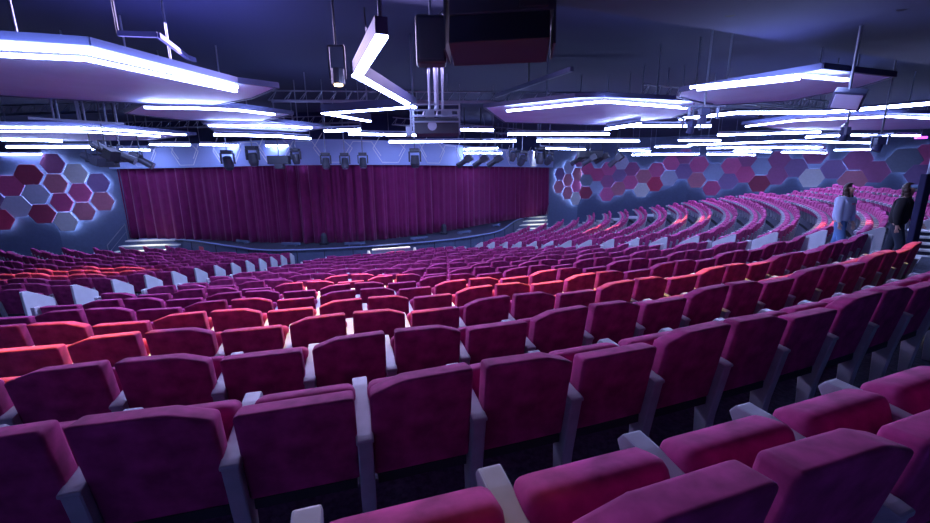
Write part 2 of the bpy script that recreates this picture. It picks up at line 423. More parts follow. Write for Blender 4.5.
# curtain with pleats
cp = smooth_path(CURT, 60); cv = []; acc = 0
for i, p in enumerate(cp):
    d = (cp[min(i + 1, len(cp) - 1)] - cp[max(i - 1, 0)]).normalized()
    if i: acc += (p - cp[i - 1]).length
    amp = .13 * (1 + .5 * sin(acc * 1.7)) ; wv = sin(acc * 2 * pi / .62 + 1.2 * sin(acc * .9)) * amp + .05 * sin(acc * 2 * pi / .23)
    cv.append((p.x - d.y * wv, p.y + d.x * wv, p.x - d.y * wv * .55, p.y + d.x * wv * .55))
c = MB(); n = len(cv)
rows = []
NZ = 6
for j in range(NZ + 1):
    t = j / NZ
    rows += [(q[0] * (1 - t) + q[2] * t, q[1] * (1 - t) + q[3] * t, ZS + .04 + t * (.95 - ZS - .04)) for q in cv]
c.add(rows, [(j * n + i, j * n + i + 1, (j + 1) * n + i + 1, (j + 1) * n + i) for j in range(NZ) for i in range(n - 1)])
co = c.build('stage_curtain', M['curtain'], smooth=True)
sol = co.modifiers.new('thickness', 'SOLIDIFY'); sol.thickness = .03
tag(co, 'wide pleated dark magenta curtain closed across the curved stage', 'curtain')
# fascia over the curtain, with its raised hexagon outlines
def offs(path, o):
    out = []
    for i, p in enumerate(path):
        d = (path[min(i + 1, len(path) - 1)] - path[max(i - 1, 0)]).normalized(); out.append(Vector((p.x + d.y * o, p.y - d.x * o)))
    return out
fp = offs(smooth_path(CURT, 6), .42)
ft = MB(); thick(ft, fp, .64, 1.9, .2)
def along(path, s):
    for a, b in zip(path[:-1], path[1:]):
        L = (b - a).length
        if s <= L: return a + (b - a) * (s / L), (b - a) / L
        s -= L
    return path[-1], (path[-1] - path[-2]).normalized()
tot = sum((b - a).length for a, b in zip(fp[:-1], fp[1:]))
sx = 1.0; j = 0
while sx < tot - 1:
    zc = 1.20 + (.28 if j % 2 else -.10); pts = []
    for q in range(7):
        t = q * pi / 3; p, d = along(fp, min(max(sx + cos(t) * .95, 0), tot)); z = zc + sin(t) * .82
        pts.append((p.x + d.y * .015, p.y - d.x * .015, z))
    for a, b in zip(pts[:-1], pts[1:]):
        if (a[2] + b[2]) / 2 < 1.88 and (a[2] + b[2]) / 2 > .66 and min(a[2], b[2]) > .62: ft.bar(a, (b[0], b[1], min(b[2], 1.9)), .02, .025, 1)
    sx += 1.48; j += 1
ft.build('trim_fascia', [M['fascia'], M['white']], kind='structure')
ft = MB(); thick(ft, offs(smooth_path(CURT, 6), .30), 1.9, CEIL, .2); ft.build('wall_over_stage', M['ceil'], kind='structure')

def stairs(name, label, p_in, p_out, n, rise, tread, width_dir, W, rail=None):
    """flight: p_in is the centre of the top front edge, p_out the direction down"""
    root = thing(name, label, 'stairs', (p_in[0], p_in[1], ZFL))
    d = Vector(p_out).normalized(); wd = Vector(width_dir).normalized()
    for i in range(n):
        z = ZS - rise * i; mb = MB(); c0 = Vector(p_in) + d * (tread * i)
        q = [c0 - wd * (W / 2 + .12 * i), c0 + wd * (W / 2 + .12 * i), c0 + wd * (W / 2 + .12 * i) + d * tread, c0 - wd * (W / 2 + .12 * i) + d * tread]
        mb.prism([(v.x, v.y) for v in q], z - .055, z); rel(mb, root.location); mb.build('tread', M['white'], root)
    mb = MB()
    for i in range(n):
        c0 = Vector(p_in) + d * (tread * i); z = ZS - rise * i
        q = [c0 - wd * (W / 2 + .1 * i), c0 + wd * (W / 2 + .1 * i), c0 + wd * (W / 2 + .1 * i) + d * tread * .9, c0 - wd * (W / 2 + .1 * i) + d * tread * .9]
        mb.prism([(v.x, v.y) for v in q], ZFL - .05, z - .055)
    rel(mb, root.location); mb.build('stair_base', M['flank'], root)
    if rail:
        mb = MB(); e = Vector(p_in) + wd * (rail * (W / 2 + .1)); e2 = e + d * (tread * n)
        mb.tube([(e.x, e.y, ZS), (e.x, e.y, ZS + .95), (e2.x, e2.y, ZS + .95 - rise * n), (e2.x, e2.y, ZFL)], .025)
        mb.tube([(e.x, e.y, ZS + .5), (e2.x, e2.y, ZS + .5 - rise * n)], .018)
        rel(mb, root.location); mb.build('handrail', M['steel'], root)
    return root
p = at(157, 239, ZS); LST = (p.x, p.y)
stairs('stage_stairs', 'white stage steps with a steel handrail at left end of the curtain', LST, (.12, -1), 4, .25, .42, (1, .12), 3.0, -1)
p = at(534, 216.3, ZS); RST = (p.x, p.y)
stairs('stage_stairs', 'white stage steps with a steel handrail at right end of the curtain', RST, (-.30, -1), 4, .25, .7, (1, .25), 2.5, 1)
p = at(391, 247.5, ZS); CST = (p.x, p.y)
cs = stairs('stage_stairs', 'pale steps against the middle of the blue stage front', CST, (.34, -.94), 3, .28, .24, (.94, .34), 1.9)
for sgn in (-1, 1):
    for j in (0, 1):
        b = Vector(CST) + Vector((.94, .34)) * sgn * (1.15 + .25 * j) + Vector((.34, -.94)) * (.3 + .5 * j)
        mb = MB(); mb.cyl((b.x, b.y, ZFL - .2), (b.x, b.y, ZS - .15 - .2 * j), .05); mb.cyl((b.x, b.y, ZS - .17 - .2 * j), (b.x, b.y, ZS - .04 - .2 * j), .09, .06)
        rel(mb, cs.location); mb.build('bollard', M['white'], cs)
# things on the stage lip
for i, (u, v) in enumerate([(243, 242.5), (291, 245), (355, 244.5), (419, 239), (464.5, 233), (496, 226)]):
    p = at(u, v, ZS + .06); a = 0
    root = thing('floor_light_bar', 'low dark floor light bar on the stage lip, %s from left' % nth(i + 1), 'stage light', (p.x, p.y, ZS), [-.5, -.15, .2, .5, .75, .95][i], 'floor light bars along the stage lip')
    mb = MB(); mb.box((0, 0, .13), (1.05, .14, .12)); mb.build('body', M['flank'], root, .01)
    mb = MB(); mb.box((-.3, 0, .035), (.06, .22, .07)); mb.build('foot', M['steel'], root); mb = MB(); mb.box((.3, 0, .035), (.06, .22, .07)); mb.build('foot', M['steel'], root)
for i, (u, v) in enumerate([(324.5, 244.5), (444, 234)]):
    p = at(u, v, ZS)
    root = thing('stage_projector_light', ['small dark stage lamp standing on the lip left of the centre steps', 'small dark stage lamp standing on the lip right of the centre steps'][i], 'stage light', (p.x, p.y, ZS))
    mb = MB(); mb.cyl((0, 0, .12), (0, 0, .5), .17, .15, 12); mb.cyl((0, 0, .5), (0, 0, .62), .15, .08, 12); mb.build('lamp_head', M['blackm'], root)
    mb = MB(); mb.box((0, 0, .06), (.42, .36, .12)); mb.build('lamp_base', M['black'], root, .02)
p = at(207, 244.5, ZS - .25); mb = MB(); mb.box((0, -.03, 0), (.42, .03, .2)); so = mb.build('notice', [M['red']])
so.location = (-14.75, 22.13, ZS - .3); so.rotation_euler = (0, 0, -.52); tag(so, 'tiny red notice on the blue stage front near the left steps', 'sign')

# ------------------------------------------------------------------ hexagonal wall panels, each with a light ring behind it
def wall_hit(u, v, path):
    d = ray(u, v); best = None
    for a, b in zip(path[:-1], path[1:]):
        ax, ay, bx, by = *a, *b; ex, ey = bx - ax, by - ay; det = d.x * (-ey) + d.y * ex
        if abs(det) < 1e-9: continue
        t = (ax * (-ey) + ay * ex) / det; sgm = (d.x * ay - d.y * ax) / det
        if t > 0 and -.001 <= sgm <= 1.001 and (best is None or t < best[0]): best = (t, d * t, Vector((ex, ey)).normalized())
    return best
def hexagons(lst, path, side, flank_n):
    lst = sorted(lst, key=lambda h: -h[0] if side == 'left' else h[0])
    for i, (u, v, hp, colr) in enumerate(lst):
        hit = wall_hit(u, v, path)
        if hit is None: continue
        t, p, d = hit; depth = p.dot(Fv); H = hp * depth / FPX; r = H / math.sqrt(3) * .985
        nrm = Vector((d.y, -d.x))
        if nrm.dot(Vector((p.x, p.y))) > 0: nrm = -nrm
        ang = atan2(d.y, d.x)
        if nrm.dot(Vector((sin(ang), -cos(ang)))) < 0: ang += pi
        name = 'hexagonal_wall_panel'; big = 'large ' if H > 1.75 else ''
        ci = sum(1 for h in lst[:i + 1] if h[3] == colr)
        lab = '%s%s hexagonal panel on %s wall, %s %s one out from the curtain' % (big, colr, side, nth(ci), colr)
        stand = .16 + .05 * ((i * 7) % 3)
        root = thing(name, lab, 'wall panel', (p.x, p.y, p.z), ang, 'hexagonal panels on the %s wall' % side)
        mb = MB(); po = [(r * cos(q * pi / 3), r * sin(q * pi / 3)) for q in range(6)]
        T = Matrix.Rotation(pi / 2, 4, 'X')
        mb.prism(po, stand - .07, stand + .0, 0, T); mb.build('face_board', HM[colr], root, .012, 1)
        mb = MB(); rr = r * .84; ri = r * .76; vs, fs = [], []
        for q in range(6):
            for rad_, zz in ((rr, stand - .085), (ri, stand - .085), (ri, stand - .125), (rr, stand - .125)): vs.append((rad_ * cos(q * pi / 3), rad_ * sin(q * pi / 3), zz))
        for q in range(6):
            a0, b0 = q * 4, ((q + 1) % 6) * 4
            for e in range(4): fs.append((a0 + e, a0 + (e + 1) % 4, b0 + (e + 1) % 4, b0 + e))
        mb.add(vs, fs, 0, T); ho = mb.build('halo_light', M['halo'], root)
def c4(x, y, h): return (540 + x / 5.23, 140 + y / 5.23, h / 5.23)
def c5(x, y, h): return (660 + x / 4.357, 140 + y / 4.357, h / 4.357)
def c6(x, y, h): return (780 + x / 4.753, 150 + y / 4.753, h / 4.753)
def cl(x, y, h): return (x / 4.753, 140 + y / 4.753, h / 4.753)
RFL = [(*c4(195, 108, 64), 'plum'), (*c4(142, 145, 64), 'lavender'), (*c4(97, 178, 64), 'purple'), (*c4(188, 178, 64), 'rose'), (*c4(140, 210, 64), 'rose'),
       (*c4(93, 245, 64), 'rose'), (*c4(135, 277, 64), 'rose'), (*c4(185, 240, 64), 'pink'), (*c4(177, 306, 66), 'white')]
RHX = [(*c4(247, 150, 60), 'magenta'), (*c4(242, 208, 62), 'slate'), (*c4(237, 275, 64), 'maroon'), (*c4(297, 182, 66), 'magenta'), (*c4(293, 245, 66), 'pale blue'),
       (*c4(347, 284, 68), 'pink'), (*c4(358, 150, 68), 'pink'), (*c4(350, 217, 66), 'plum'), (*c4(412, 186, 68), 'purple'), (*c4(407, 254, 70), 'rose'), (*c4(423, 118, 70), 'lavender'),
       (*c4(480, 152, 70), 'plum'), (*c4(470, 222, 70), 'pink'), (*c4(530, 262, 70), 'white'), (*c4(540, 190, 70), 'rose'), (*c4(600, 230, 74), 'red'), (*c4(607, 157, 72), 'pink'),
       (*c4(672, 200, 76), 'lavender'), (*c5(50, 98, 64), 'pink'), (*c5(108, 72, 62), 'plum'), (*c5(103, 137, 65), 'purple'), (*c5(160, 175, 64), 'rose'), (*c5(170, 107, 68), 'pink'),
       (*c5(235, 140, 74), 'pale blue'), (*c5(225, 210, 62), 'magenta'), (*c5(297, 180, 68), 'purple'), (*c5(310, 112, 68), 'pink'), (*c5(367, 150, 70), 'magenta'), (*c5(377, 82, 66), 'plum'),
       (*c5(445, 113, 76), 'pale blue'), (*c5(431, 190, 70), 'maroon'), (*c5(508, 157, 74), 'plum'), (*c5(522, 85, 72), 'plum'), (*c5(592, 122, 78), 'purple'),
       (*c6(150, 133, 86), 'white'), (*c6(250, 92, 88), 'purple'), (*c6(170, 22, 86), 'plum'), (*c6(343, 147, 96), 'rose'), (*c6(372, 45, 96), 'plum'), (*c6(448, 104, 100), 'plum'),
       (*c6(592, 50, 112), 'slate'), (*c6(668, 118, 96), 'purple'), (*c6(705, 22, 96), 'pink')]
LHX = [(*cl(148, 165, 95), 'maroon'), (*cl(55, 218, 95), 'magenta'), (*cl(85, 316, 101), 'lavender'), (*cl(180, 258, 90), 'lavender'), (*cl(208, 350, 90), 'maroon'), (*cl(12, 378, 95), 'red'),
       (*cl(265, 113, 92), 'plum'), (*cl(372, 160, 90), 'white'), (*cl(478, 203, 86), 'purple'), (*cl(276, 207, 90), 'rose'), (*cl(390, 250, 86), 'pink'), (*cl(302, 296, 86), 'magenta'),
       (*cl(495, 291, 86), 'rose'), (*cl(413, 338, 84), 'rose'), (*cl(328, 386, 88), 'white'), (*cl(-30, 290, 95), 'purple')]
hexagons(RFL + RHX, [(7.45, 36.35)] + RIGHTW, 'right', 9)
hexagons(LHX, [(-20.3, 24.35)] + LEFTW, 'left', 9)

# ------------------------------------------------------------------ overhead lighting
def board(label, outline, strips, z=1.7, th=.10, rods=2):
    P = [at(u, v, z) for u, v in outline]; c0 = sum(P, Vector()) / len(P)
    root = thing('ceiling_light_board', label, 'ceiling light', (c0.x, c0.y, z), 0, 'angular lavender ceiling boards with light strips')
    mb = MB(); mb.prism([(p.x - c0.x, p.y - c0.y) for p in P], 0, .05); mb.build('board', M['cloud'], root)
    mb = MB()
    for a, b in zip(P, P[1:] + P[:1]): mb.bar((a.x - c0.x, a.y - c0.y, .03), (b.x - c0.x, b.y - c0.y, .03), .05, th)
    mb.build('edge_rim', M['rim'], root)
    for st in strips:
        Q = [at(u, v, z - .13) for u, v in st]; mb = MB()
        for a, b in zip(Q[:-1], Q[1:]): mb.bar((a.x - c0.x, a.y - c0.y, -.13), (b.x - c0.x, b.y - c0.y, -.13), .06, .04)
        mb.build('light_strip', M['led'], root)
    for i in range(rods):
        q = P[(i * len(P)) // rods] * .5 + c0 * .5; mb = MB()
        mb.cyl((q.x - c0.x, q.y - c0.y, .05), (q.x - c0.x, q.y - c0.y, CEIL - .01 - z), .018, n=6); mb.build('hanging_rod', M['steel'], root)
    return root
board('big lavender board with bright strips hanging at upper left edge', [(-120, 30), (0, 38), (90, 44), (237, 82), (278, 87), (252, 98), (214, 105), (150, 103.5), (60, 99), (0, 95.5), (-90, 92)],
      [[(-90, 44), (0, 47), (85, 51.5), (237, 87)], [(-90, 53), (0, 55), (85, 59), (236, 91)]], rods=3)
board('lavender board with bent strip hanging right of the projector', [(484, 107), (575, 97), (604, 96), (689, 100), (712, 103.5), (671, 118), (609, 125), (504.5, 122)],
      [[(507, 111), (604, 101.5), (686, 108)]])
board('lavender board with bent strip hanging highest at upper right', [(680, 91), (795, 72.5), (822, 68), (895, 76), (860, 87), (785, 101), (715, 105), (678, 97)],
      [[(690, 87.5), (798, 75.5), (847, 80)], [(697, 89.5), (800, 78.5)]])
board('narrow lavender board with curved strip at right frame edge', [(742, 124), (796, 117), (890, 112.5), (960, 114), (960, 128), (880, 130), (790, 130)], [[(746, 126.5), (796, 120.5), (890, 116.5), (955, 119.5)]])
board('lavender board seen edge-on below the big left board', [(125, 113), (142, 104), (200, 105), (240, 107), (293, 114), (262, 121), (185, 120)], [[(145, 107.5), (200, 108.5), (235, 110), (274.5, 114.5)]])
board('long lavender board low across the left seats', [(-60, 124), (0, 124.5), (92, 124.5), (196, 134.5), (150, 140), (70, 141), (-60, 140)], [[(-50, 127), (0, 127.5), (89, 128.3), (186, 135)], [(-50, 131), (0, 131.2), (89, 132), (160, 136.5)]])
board('short lavender board with strip over left of the curtain', [(202, 122), (272, 121), (330, 127), (300, 131.5), (215, 131)], [[(209, 125.5), (271, 125.5), (312, 128)]])

BARS = [('left', [(214, 134.5), (278, 136), (310, 138.5)]), ('left', [(200, 144.5), (254, 145.6)]), ('left', [(266, 145.6), (310, 146)]), ('left', [(200, 151.5), (246, 151.5)]),
        ('left', [(299, 151), (323, 151)]), ('left', [(0, 139.5), (62, 141)]), ('left', [(7, 147), (91, 147)]), ('left', [(-20, 154), (41, 154)]), ('left', [(92, 149), (104, 149)]),
        ('left', [(112, 149.5), (150, 150)]), ('left', [(150, 144.5), (190, 144.8)]),
        ('middle', [(325, 131), (360, 129.5)]), ('middle', [(349, 134), (418, 135)]), ('middle', [(389, 142), (516, 141)]), ('middle', [(356, 149), (415, 149)]), ('middle', [(460, 129.5), (493, 130)]),
        ('middle', [(464, 149), (498, 148)]), ('middle', [(464, 153), (502, 153)]), ('middle', [(508, 134), (609, 134)]), ('middle', [(537, 141), (639, 141)]), ('middle', [(540, 148), (585, 149.5)]),
        ('middle', [(606, 129), (640, 124)]),
        ('right', [(627, 126), (710, 126)]), ('right', [(619, 150), (650, 151)]), ('right', [(632, 155), (699, 154)]), ('right', [(679, 140.5), (720, 140.5)]), ('right', [(680, 119), (736, 112.8), (822, 112.5), (940, 102.5)]),
        ('right', [(718, 135), (820, 132)]), ('right', [(806, 137), (839, 135.5)]), ('right', [(852, 135), (919, 135.5)]), ('right', [(688, 145), (793, 141), (873, 143)]), ('right', [(707, 148), (822, 147)]),
        ('right', [(734, 151), (771, 152)]), ('right', [(782, 152), (826, 153)]), ('right', [(707, 154), (755, 155)]), ('right', [(655, 147), (690, 146)]), ('right', [(835, 150), (880, 149.5)])]
for side in ('left', 'middle', 'right'):
    L = sorted([b[1] for b in BARS if b[0] == side], key=lambda b: -b[0][1])
    for i, b in enumerate(L):
        z = 1.50 + .05 * ((i * 2) % 5); P = [atc(u, v, z, 26) for u, v in b]; c0 = P[0].copy()
        lab = 'white ceiling light bar, %s lowest over the %s of the hall' % (nth(i + 1) if i else 'the', {'left': 'left', 'middle': 'middle', 'right': 'right'}[side])
        root = thing('light_bar', lab.replace('the lowest', 'lowest'), 'ceiling light', c0, 0, 'white light bars under the ceiling')
        th = .075
        m1, m2 = MB(), MB()
        for p, q in zip(P[:-1], P[1:]):
            p, q = p - c0, q - c0; m1.bar(p + Vector((0, 0, .06)), q + Vector((0, 0, .06)), .12, .06); m2.bar(p, q, .10, .075)
        m1.build('housing', M['rim'], root); m2.build('light_tube', M['ledf'], root)
        Q = [p - c0 for p in P]; bk = [q_ + Vector((p.x, p.y, 0))  .normalized() * .8 for p, q_ in zip(P, Q)]
        if len(Q) == 2 or side != 'right':
            m4 = MB(); m4.prism([(q_.x, q_.y) for q_ in Q] + [(q_.x, q_.y) for q_ in bk[::-1]], .09, .14); m4.build('board', M['cloud'], root)
        for p in (P[0], P[-1]):
            m3 = MB(); m3.cyl(p - c0 + Vector((0, 0, .08)), Vector((p.x - c0.x, p.y - c0.y, CEIL - .01 - c0.z)), .012, n=5); m3.build('hanging_rod', M['steel'], root)
b = atc(921, 137.5, 1.55, 20); root = thing('violet_lamp', 'small violet lamp at end of a light bar near right frame edge', 'ceiling light', b)
mb = MB(); mb.box((0, 0, 0), (.5, .12, .1)); mb.build('lens_strip', M['purplelamp'], root); mb = MB(); mb.cyl((0, 0, .05), (0, 0, CEIL - b.z), .012, n=5); mb.build('hanging_rod', M['steel'], root)

# zigzag lamp
Z = [at(u, v, 1.62) for u, v in [(381, 37.5), (357.5, 76), (413, 107), (325, 113.5), (368, 121)]]
root = thing('zigzag_lamp', 'zigzag white light hanging left of the projector, nearest end bright', 'ceiling light', Z[0])
m1, m2 = MB(), MB()
for p, q in zip(Z[:-1], Z[1:]):
    p, q = p - Z[0], q - Z[0]; d = (q - p).normalized() * .06
    m1.bar(p - d + Vector((0, 0, .11)), q + d + Vector((0, 0, .11)), .15, .20); m2.bar(p - d, q + d, .145, .03)
for p in (Z[0], Z[2], Z[4]):
    m3 = MB(); m3.cyl((p - Z[0]) + Vector((0, 0, .2)), Vector((p.x - Z[0].x, p.y - Z[0].y, CEIL - .01 - Z[0].z)), .025, n=8); m3.build('hanging_rod', M['steel'], root)
m1.build('housing', M['rim'], root); m2.build('light_strip', M['led'], root)

# big loudspeaker cluster
def hung(name, label, cat, u, v, dist, rz=0):
    p = atd(u, v, dist); return thing(name, label, cat, p, rz), p
sp, p = hung('line_speaker', 'big black two-box loudspeaker hanging highest in the top middle', 'loudspeaker', 498, 33, 6.2, -.12)
mb = MB(); mb.box((.02, 0, -.08), (1.36, .55, .42), rx=radians(-18)); mb.build('lower_cabinet', M['black'], sp, .02)
mb = MB(); mb.box((.05, .08, .36), (1.42, .6, .40), rx=radians(-4)); mb.build('upper_cabinet', M['blackm'], sp, .02)
mb = MB(); mb.box((.48, -.27, .30), (.38, .05, .2), rx=radians(-4)); mb.build('grip_plate', M['dark'], sp, .015)
for x_ in (-.72, .76):
    mb = MB(); mb.box((x_, 0, .13), (.03, .5, .85), rx=radians(-8)); mb.build('side_bracket', M['blackm'], sp)
for x_ in (-.6, .6):
    mb = MB(); mb.cyl((x_, .1, .5), (x_, .1, CEIL - .01 - p.z), .025, n=8); mb.build('hanging_rod', M['steel'], sp)
sp, p = hung('speaker_monitor', 'small black hanging speaker left of the big loudspeaker', 'loudspeaker', 431, 42, 6.4, .1)
mb = MB(); mb.box((0, 0, 0), (.44, .30, .64)); mb.build('cabinet', M['black'], sp, .05, 3)
mb = MB(); mb.box((0, -.15, 0), (.36, .02, .54)); mb.build('grille', M['blackm'], sp, .03, 2)
mb = MB(); mb.cyl((.0, .05, .3), (.0, .05, CEIL - .01 - p.z), .02, n=8); mb.tube([(.1, -.02, .33), (.17, -.02, .40), (.22, 0, .33), (.26, .02, .45)], .015); mb.build('hanging_rod', M['steel'], sp)
# projector on its pole
sp, p = hung('hanging_projector', 'pole-mounted projector rig above the centre of the hall', 'projector', 437, 124, 9.6, .05)
mb = MB(); mb.box((0, 0, -.08), (.98, .7, .34)); mb.build('projector_body', M['blackm'], sp, .02)
mb = MB()
for x_ in (-.56, .5):
    for y_ in (-.38, .38): mb.bar((x_, y_, -.28), (x_, y_, .36), .035, .035)
for z_ in (-.0, .12, .24, .36):
    for y_ in (-.38, .38): mb.bar((-.58, y_, z_), (.52, y_, z_), .03, .03)
for x_ in (-.3, 0, .25): mb.bar((x_, -.38, .12), (x_, .38, .36), .03, .03)
mb.box((-.15, -.3, .18), (.2, .15, .14)); mb.box((.22, -.25, .19), (.24, .2, .12)); mb.box((-.62, -.3, -.2), (.12, .2, .2)); mb.build('steel_cage', M['steel'], sp)
for x_, r_ in ((0, .055), (-.16, .03), (.14, .03)):
    mb = MB(); mb.cyl((x_, 0, .3), (x_, 0, CEIL - .01 - p.z), r_, n=10); mb.build('pole', M['steel'], sp)
mb = MB(); mb.cyl((-.1, -.36, -.08), (-.1, -.30, -.08), .1, n=16); mb.build('lens', M['lens'], sp)
# small house lamp
sp, p = hung('house_lamp', 'small dark spot lamp with warm tip left of the zigzag light', 'ceiling light', 338, 78, 7.6)
mb = MB(); mb.cyl((0, 0, -.10), (0, 0, .14), .11, n=14); mb.build('lamp_can', M['blackm'], sp)
mb = MB(); mb.cyl((0, 0, -.125), (0, 0, -.10), .07, n=14); mb.build('bulb', M['warmlamp'], sp)
mb = MB(); mb.bar((-.13, 0, -.02), (-.13, 0, .5), .02, .03); mb.bar((.13, 0, -.02), (.13, 0, .5), .02, .03); mb.bar((-.13, 0, .5), (.13, 0, .5), .02, .03); mb.cyl((0, 0, .5), (0, 0, CEIL - .01 - p.z), .02, n=8); mb.build('yoke', M['blackm'], sp)
# box speaker on the right
sp, p = hung('wedge_speaker', 'dark box speaker with pale grille hanging at the right', 'loudspeaker', 848, 99, 9.6, -.75)
T = Matrix.Rotation(radians(12), 4, 'Y') @ Matrix.Rotation(radians(20), 4, 'X')
mb = MB(); mb.box((0, 0, 0), (.42, .36, .28), 0, T); mb.build('cabinet', M['rim'], sp, .02)
mb = MB(); mb.box((0, -.185, 0), (.35, .02, .22), 0, T); mb.build('grille', M['cloud'], sp, .01)
mb = MB(); mb.cyl((0, 0, .15), (0, 0, CEIL - .01 - p.z), .02, n=8); mb.build('hanging_rod', M['steel'], sp)

# moving heads and profile spots near the stage
def moving_head(u, v, dist, yaw, tilt, label, size=1.0):
    sp, p = hung('moving_head_light', label, 'stage light', u, v, dist, yaw); sp['group'] = 'stage lights hung before the curtain'
    k = size
    mb = MB(); mb.box((0, 0, .40 * k), (.42 * k, .34 * k, .16 * k)); mb.build('lamp_base', M['black'], sp, .02)
    for sgn in (-1, 1):
        mb = MB(); mb.box((sgn * .24 * k, 0, .14 * k), (.06 * k, .16 * k, .44 * k)); mb.build('yoke', M['blackm'], sp, .015)
    T = Matrix.Rotation(tilt, 4, 'X'); mb = MB()
    mb.cyl(T @ Vector((0, 0, .2 * k)), T @ Vector((0, 0, -.16 * k)), .17 * k, .20 * k, 14); mb.cyl(T @ Vector((0, 0, -.16 * k)), T @ Vector((0, 0, -.32 * k)), .20 * k, .15 * k, 14)
    mb.build('lamp_head', M['blackm'], sp)
    mb = MB(); mb.cyl(T @ Vector((0, 0, -.30 * k)), T @ Vector((0, 0, -.335 * k)), .12 * k, n=14); mb.build('lens', M['lens'], sp)
    mb = MB(); mb.cyl((0, 0, .45 * k), (0, 0, max(.6 * k, CEIL - .01 - p.z)), .025, n=6); mb.build('hanging_rod', M['steel'], sp)
heads = [(228, 162, 20, .3, .5, 1.0), (253, 158, 19.5, 0, .2, 1.0), (296, 158, 19, 0, .1, .8), (326, 162.5, 19, .2, -.3, .85), (345, 162.5, 19, .2, -.3, .85), (363, 162, 19, .2, -.2, .85), (415, 160, 19, 0, .05, 1.05),
         (513, 156, 21, .5, .4, .8), (522, 160, 21.5, .4, .8, 1.0), (540, 157, 22, .4, .1, 1.1), (549, 160, 22, .4, .9, .9)]
for i, (u, v, dd, yw, tl, sz) in enumerate(heads):
    moving_head(u, v, dd, yw, tl, 'black moving head stage light before the curtain top, %s from left' % nth(i + 1), sz)
def profile_spot(u, v, dist, yaw, tilt, label, L=.8):
    sp, p = hung('profile_spotlight', label, 'stage light', u, v, dist, yaw); sp['group'] = 'profile spotlights near the stage'
    T = Matrix.Rotation(tilt, 4, 'Y'); mb = MB()
    mb.box((-.28 * L, 0, 0), (.42 * L, .30, .30), 0, T); mb.cyl(T @ Vector((-.1 * L, 0, 0)), T @ Vector((.55 * L, 0, 0)), .12, .14, 12); mb.build('lamp_body', M['blackm'], sp)
    mb = MB(); mb.cyl(T @ Vector((.54 * L, 0, 0)), T @ Vector((.56 * L, 0, 0)), .12, n=12); mb.build('lens', M['lens'], sp)
    mb = MB()
    for sgn in (-1, 1): mb.bar((0, sgn * .18, 0), (0, sgn * .18, .32), .03, .02)
    mb.bar((0, -.18, .32), (0, .18, .32), .03, .02); mb.cyl((0, 0, .32), (0, 0, max(.5, CEIL - .01 - p.z)), .022, n=6); mb.build('yoke', M['black'], sp)
spots = [(106, 151, 17.4, 2.9, -.45), (93, 159, 20.4, 2.9, -.35), (121, 155, 18.6, .3, .5), (141, 160, 20.4, .3, .6), (465, 161, 20, 2.8, .55), (481, 161, 20.3, 2.8, .55), (495, 161, 20.6, 2.8, .55), (578, 160, 24, 2.7, .55), (590, 159.5, 22.6, 2.7, .55), (602, 158, 24, 2.7, .5), (616, 160, 22.5, 2.4, .7)]
for i, (u, v, dd, yw, tl) in enumerate(spots):
    profile_spot(u, v, dd, yw, tl, 'slanted black tube spotlight under the light bars, %s from left' % nth(i + 1))
for i, (u, v, dd, w_, l) in enumerate([(108, 158, 22, 1.5, 'dark flat lamp box above the left end of the curtain'), (279, 160, 19, .85, 'dark wide lamp box hanging before the curtain top'), (590, 154, 23, 1.3, 'dark lamp box hanging before the right hexagon wall')]):
    sp, p = hung('lamp_box', l, 'stage light', u, v, dd, .1)
    mb = MB(); mb.box((0, 0, 0), (w_, .35, .34)); mb.build('cabinet', M['black'], sp, .02)
    mb = MB(); mb.box((0, 0, -.26), (w_ * .4, .3, .2)); mb.build('lamp_foot', M['blackm'], sp, .02)
    mb = MB(); mb.cyl((0, 0, .1), (0, 0, CEIL - .01 - p.z), .025, n=6); mb.build('hanging_rod', M['steel'], sp)
# trusses that carry them
def truss(label, a, b, z, zz=.3):
    a, b = Vector((a[0], a[1], z)), Vector((b[0], b[1], z)); c0 = (a + b) / 2; root = thing('lighting_truss', label, 'truss', c0)
    d = (b - a).normalized(); nrm = Vector((-d.y, d.x, 0)) * .13; mb = MB()
    for o_ in (nrm, -nrm, Vector((0, 0, zz))): mb.cyl(a - c0 + o_, b - c0 + o_, .024, n=6)
    L = (b - a).length; n_ = int(L / .45)
    for i in range(n_):
        q0 = a - c0 + d * (L * i / n_); q1 = a - c0 + d * (L * (i + .5) / n_)
        mb.cyl(q0 + nrm, q1 + Vector((0, 0, zz)), .012, n=5); mb.cyl(q1 + Vector((0, 0, zz)), q0 - nrm, .012, n=5)
    mb.build('truss_beam', M['steel'], root)
    for t in (.1, .5, .9):
        q = a - c0 + d * L * t; mb = MB(); mb.cyl(q + Vector((0, 0, zz)), Vector((q.x, q.y, CEIL - .01 - z)), .02, n=5); mb.build('hanging_rod', M['steel'], root)
truss('steel lighting truss before the left half of the curtain', (-16.5, 19.8), (-4.5, 18.4), 2.35)
truss('steel lighting truss before the right half of the curtain', (-3.2, 19.2), (5.5, 26.5), 2.35)
truss('steel lighting truss over the left seats before the hexagons', (-20, 15.5), (-9, 14.5), 2.35)
truss('steel lighting truss crossing above the middle seats', (-6, 13.2), (5, 14.2), 2.35)
truss('steel lighting truss above the right seats', (5.5, 13.0), (14.5, 16.5), 2.35)
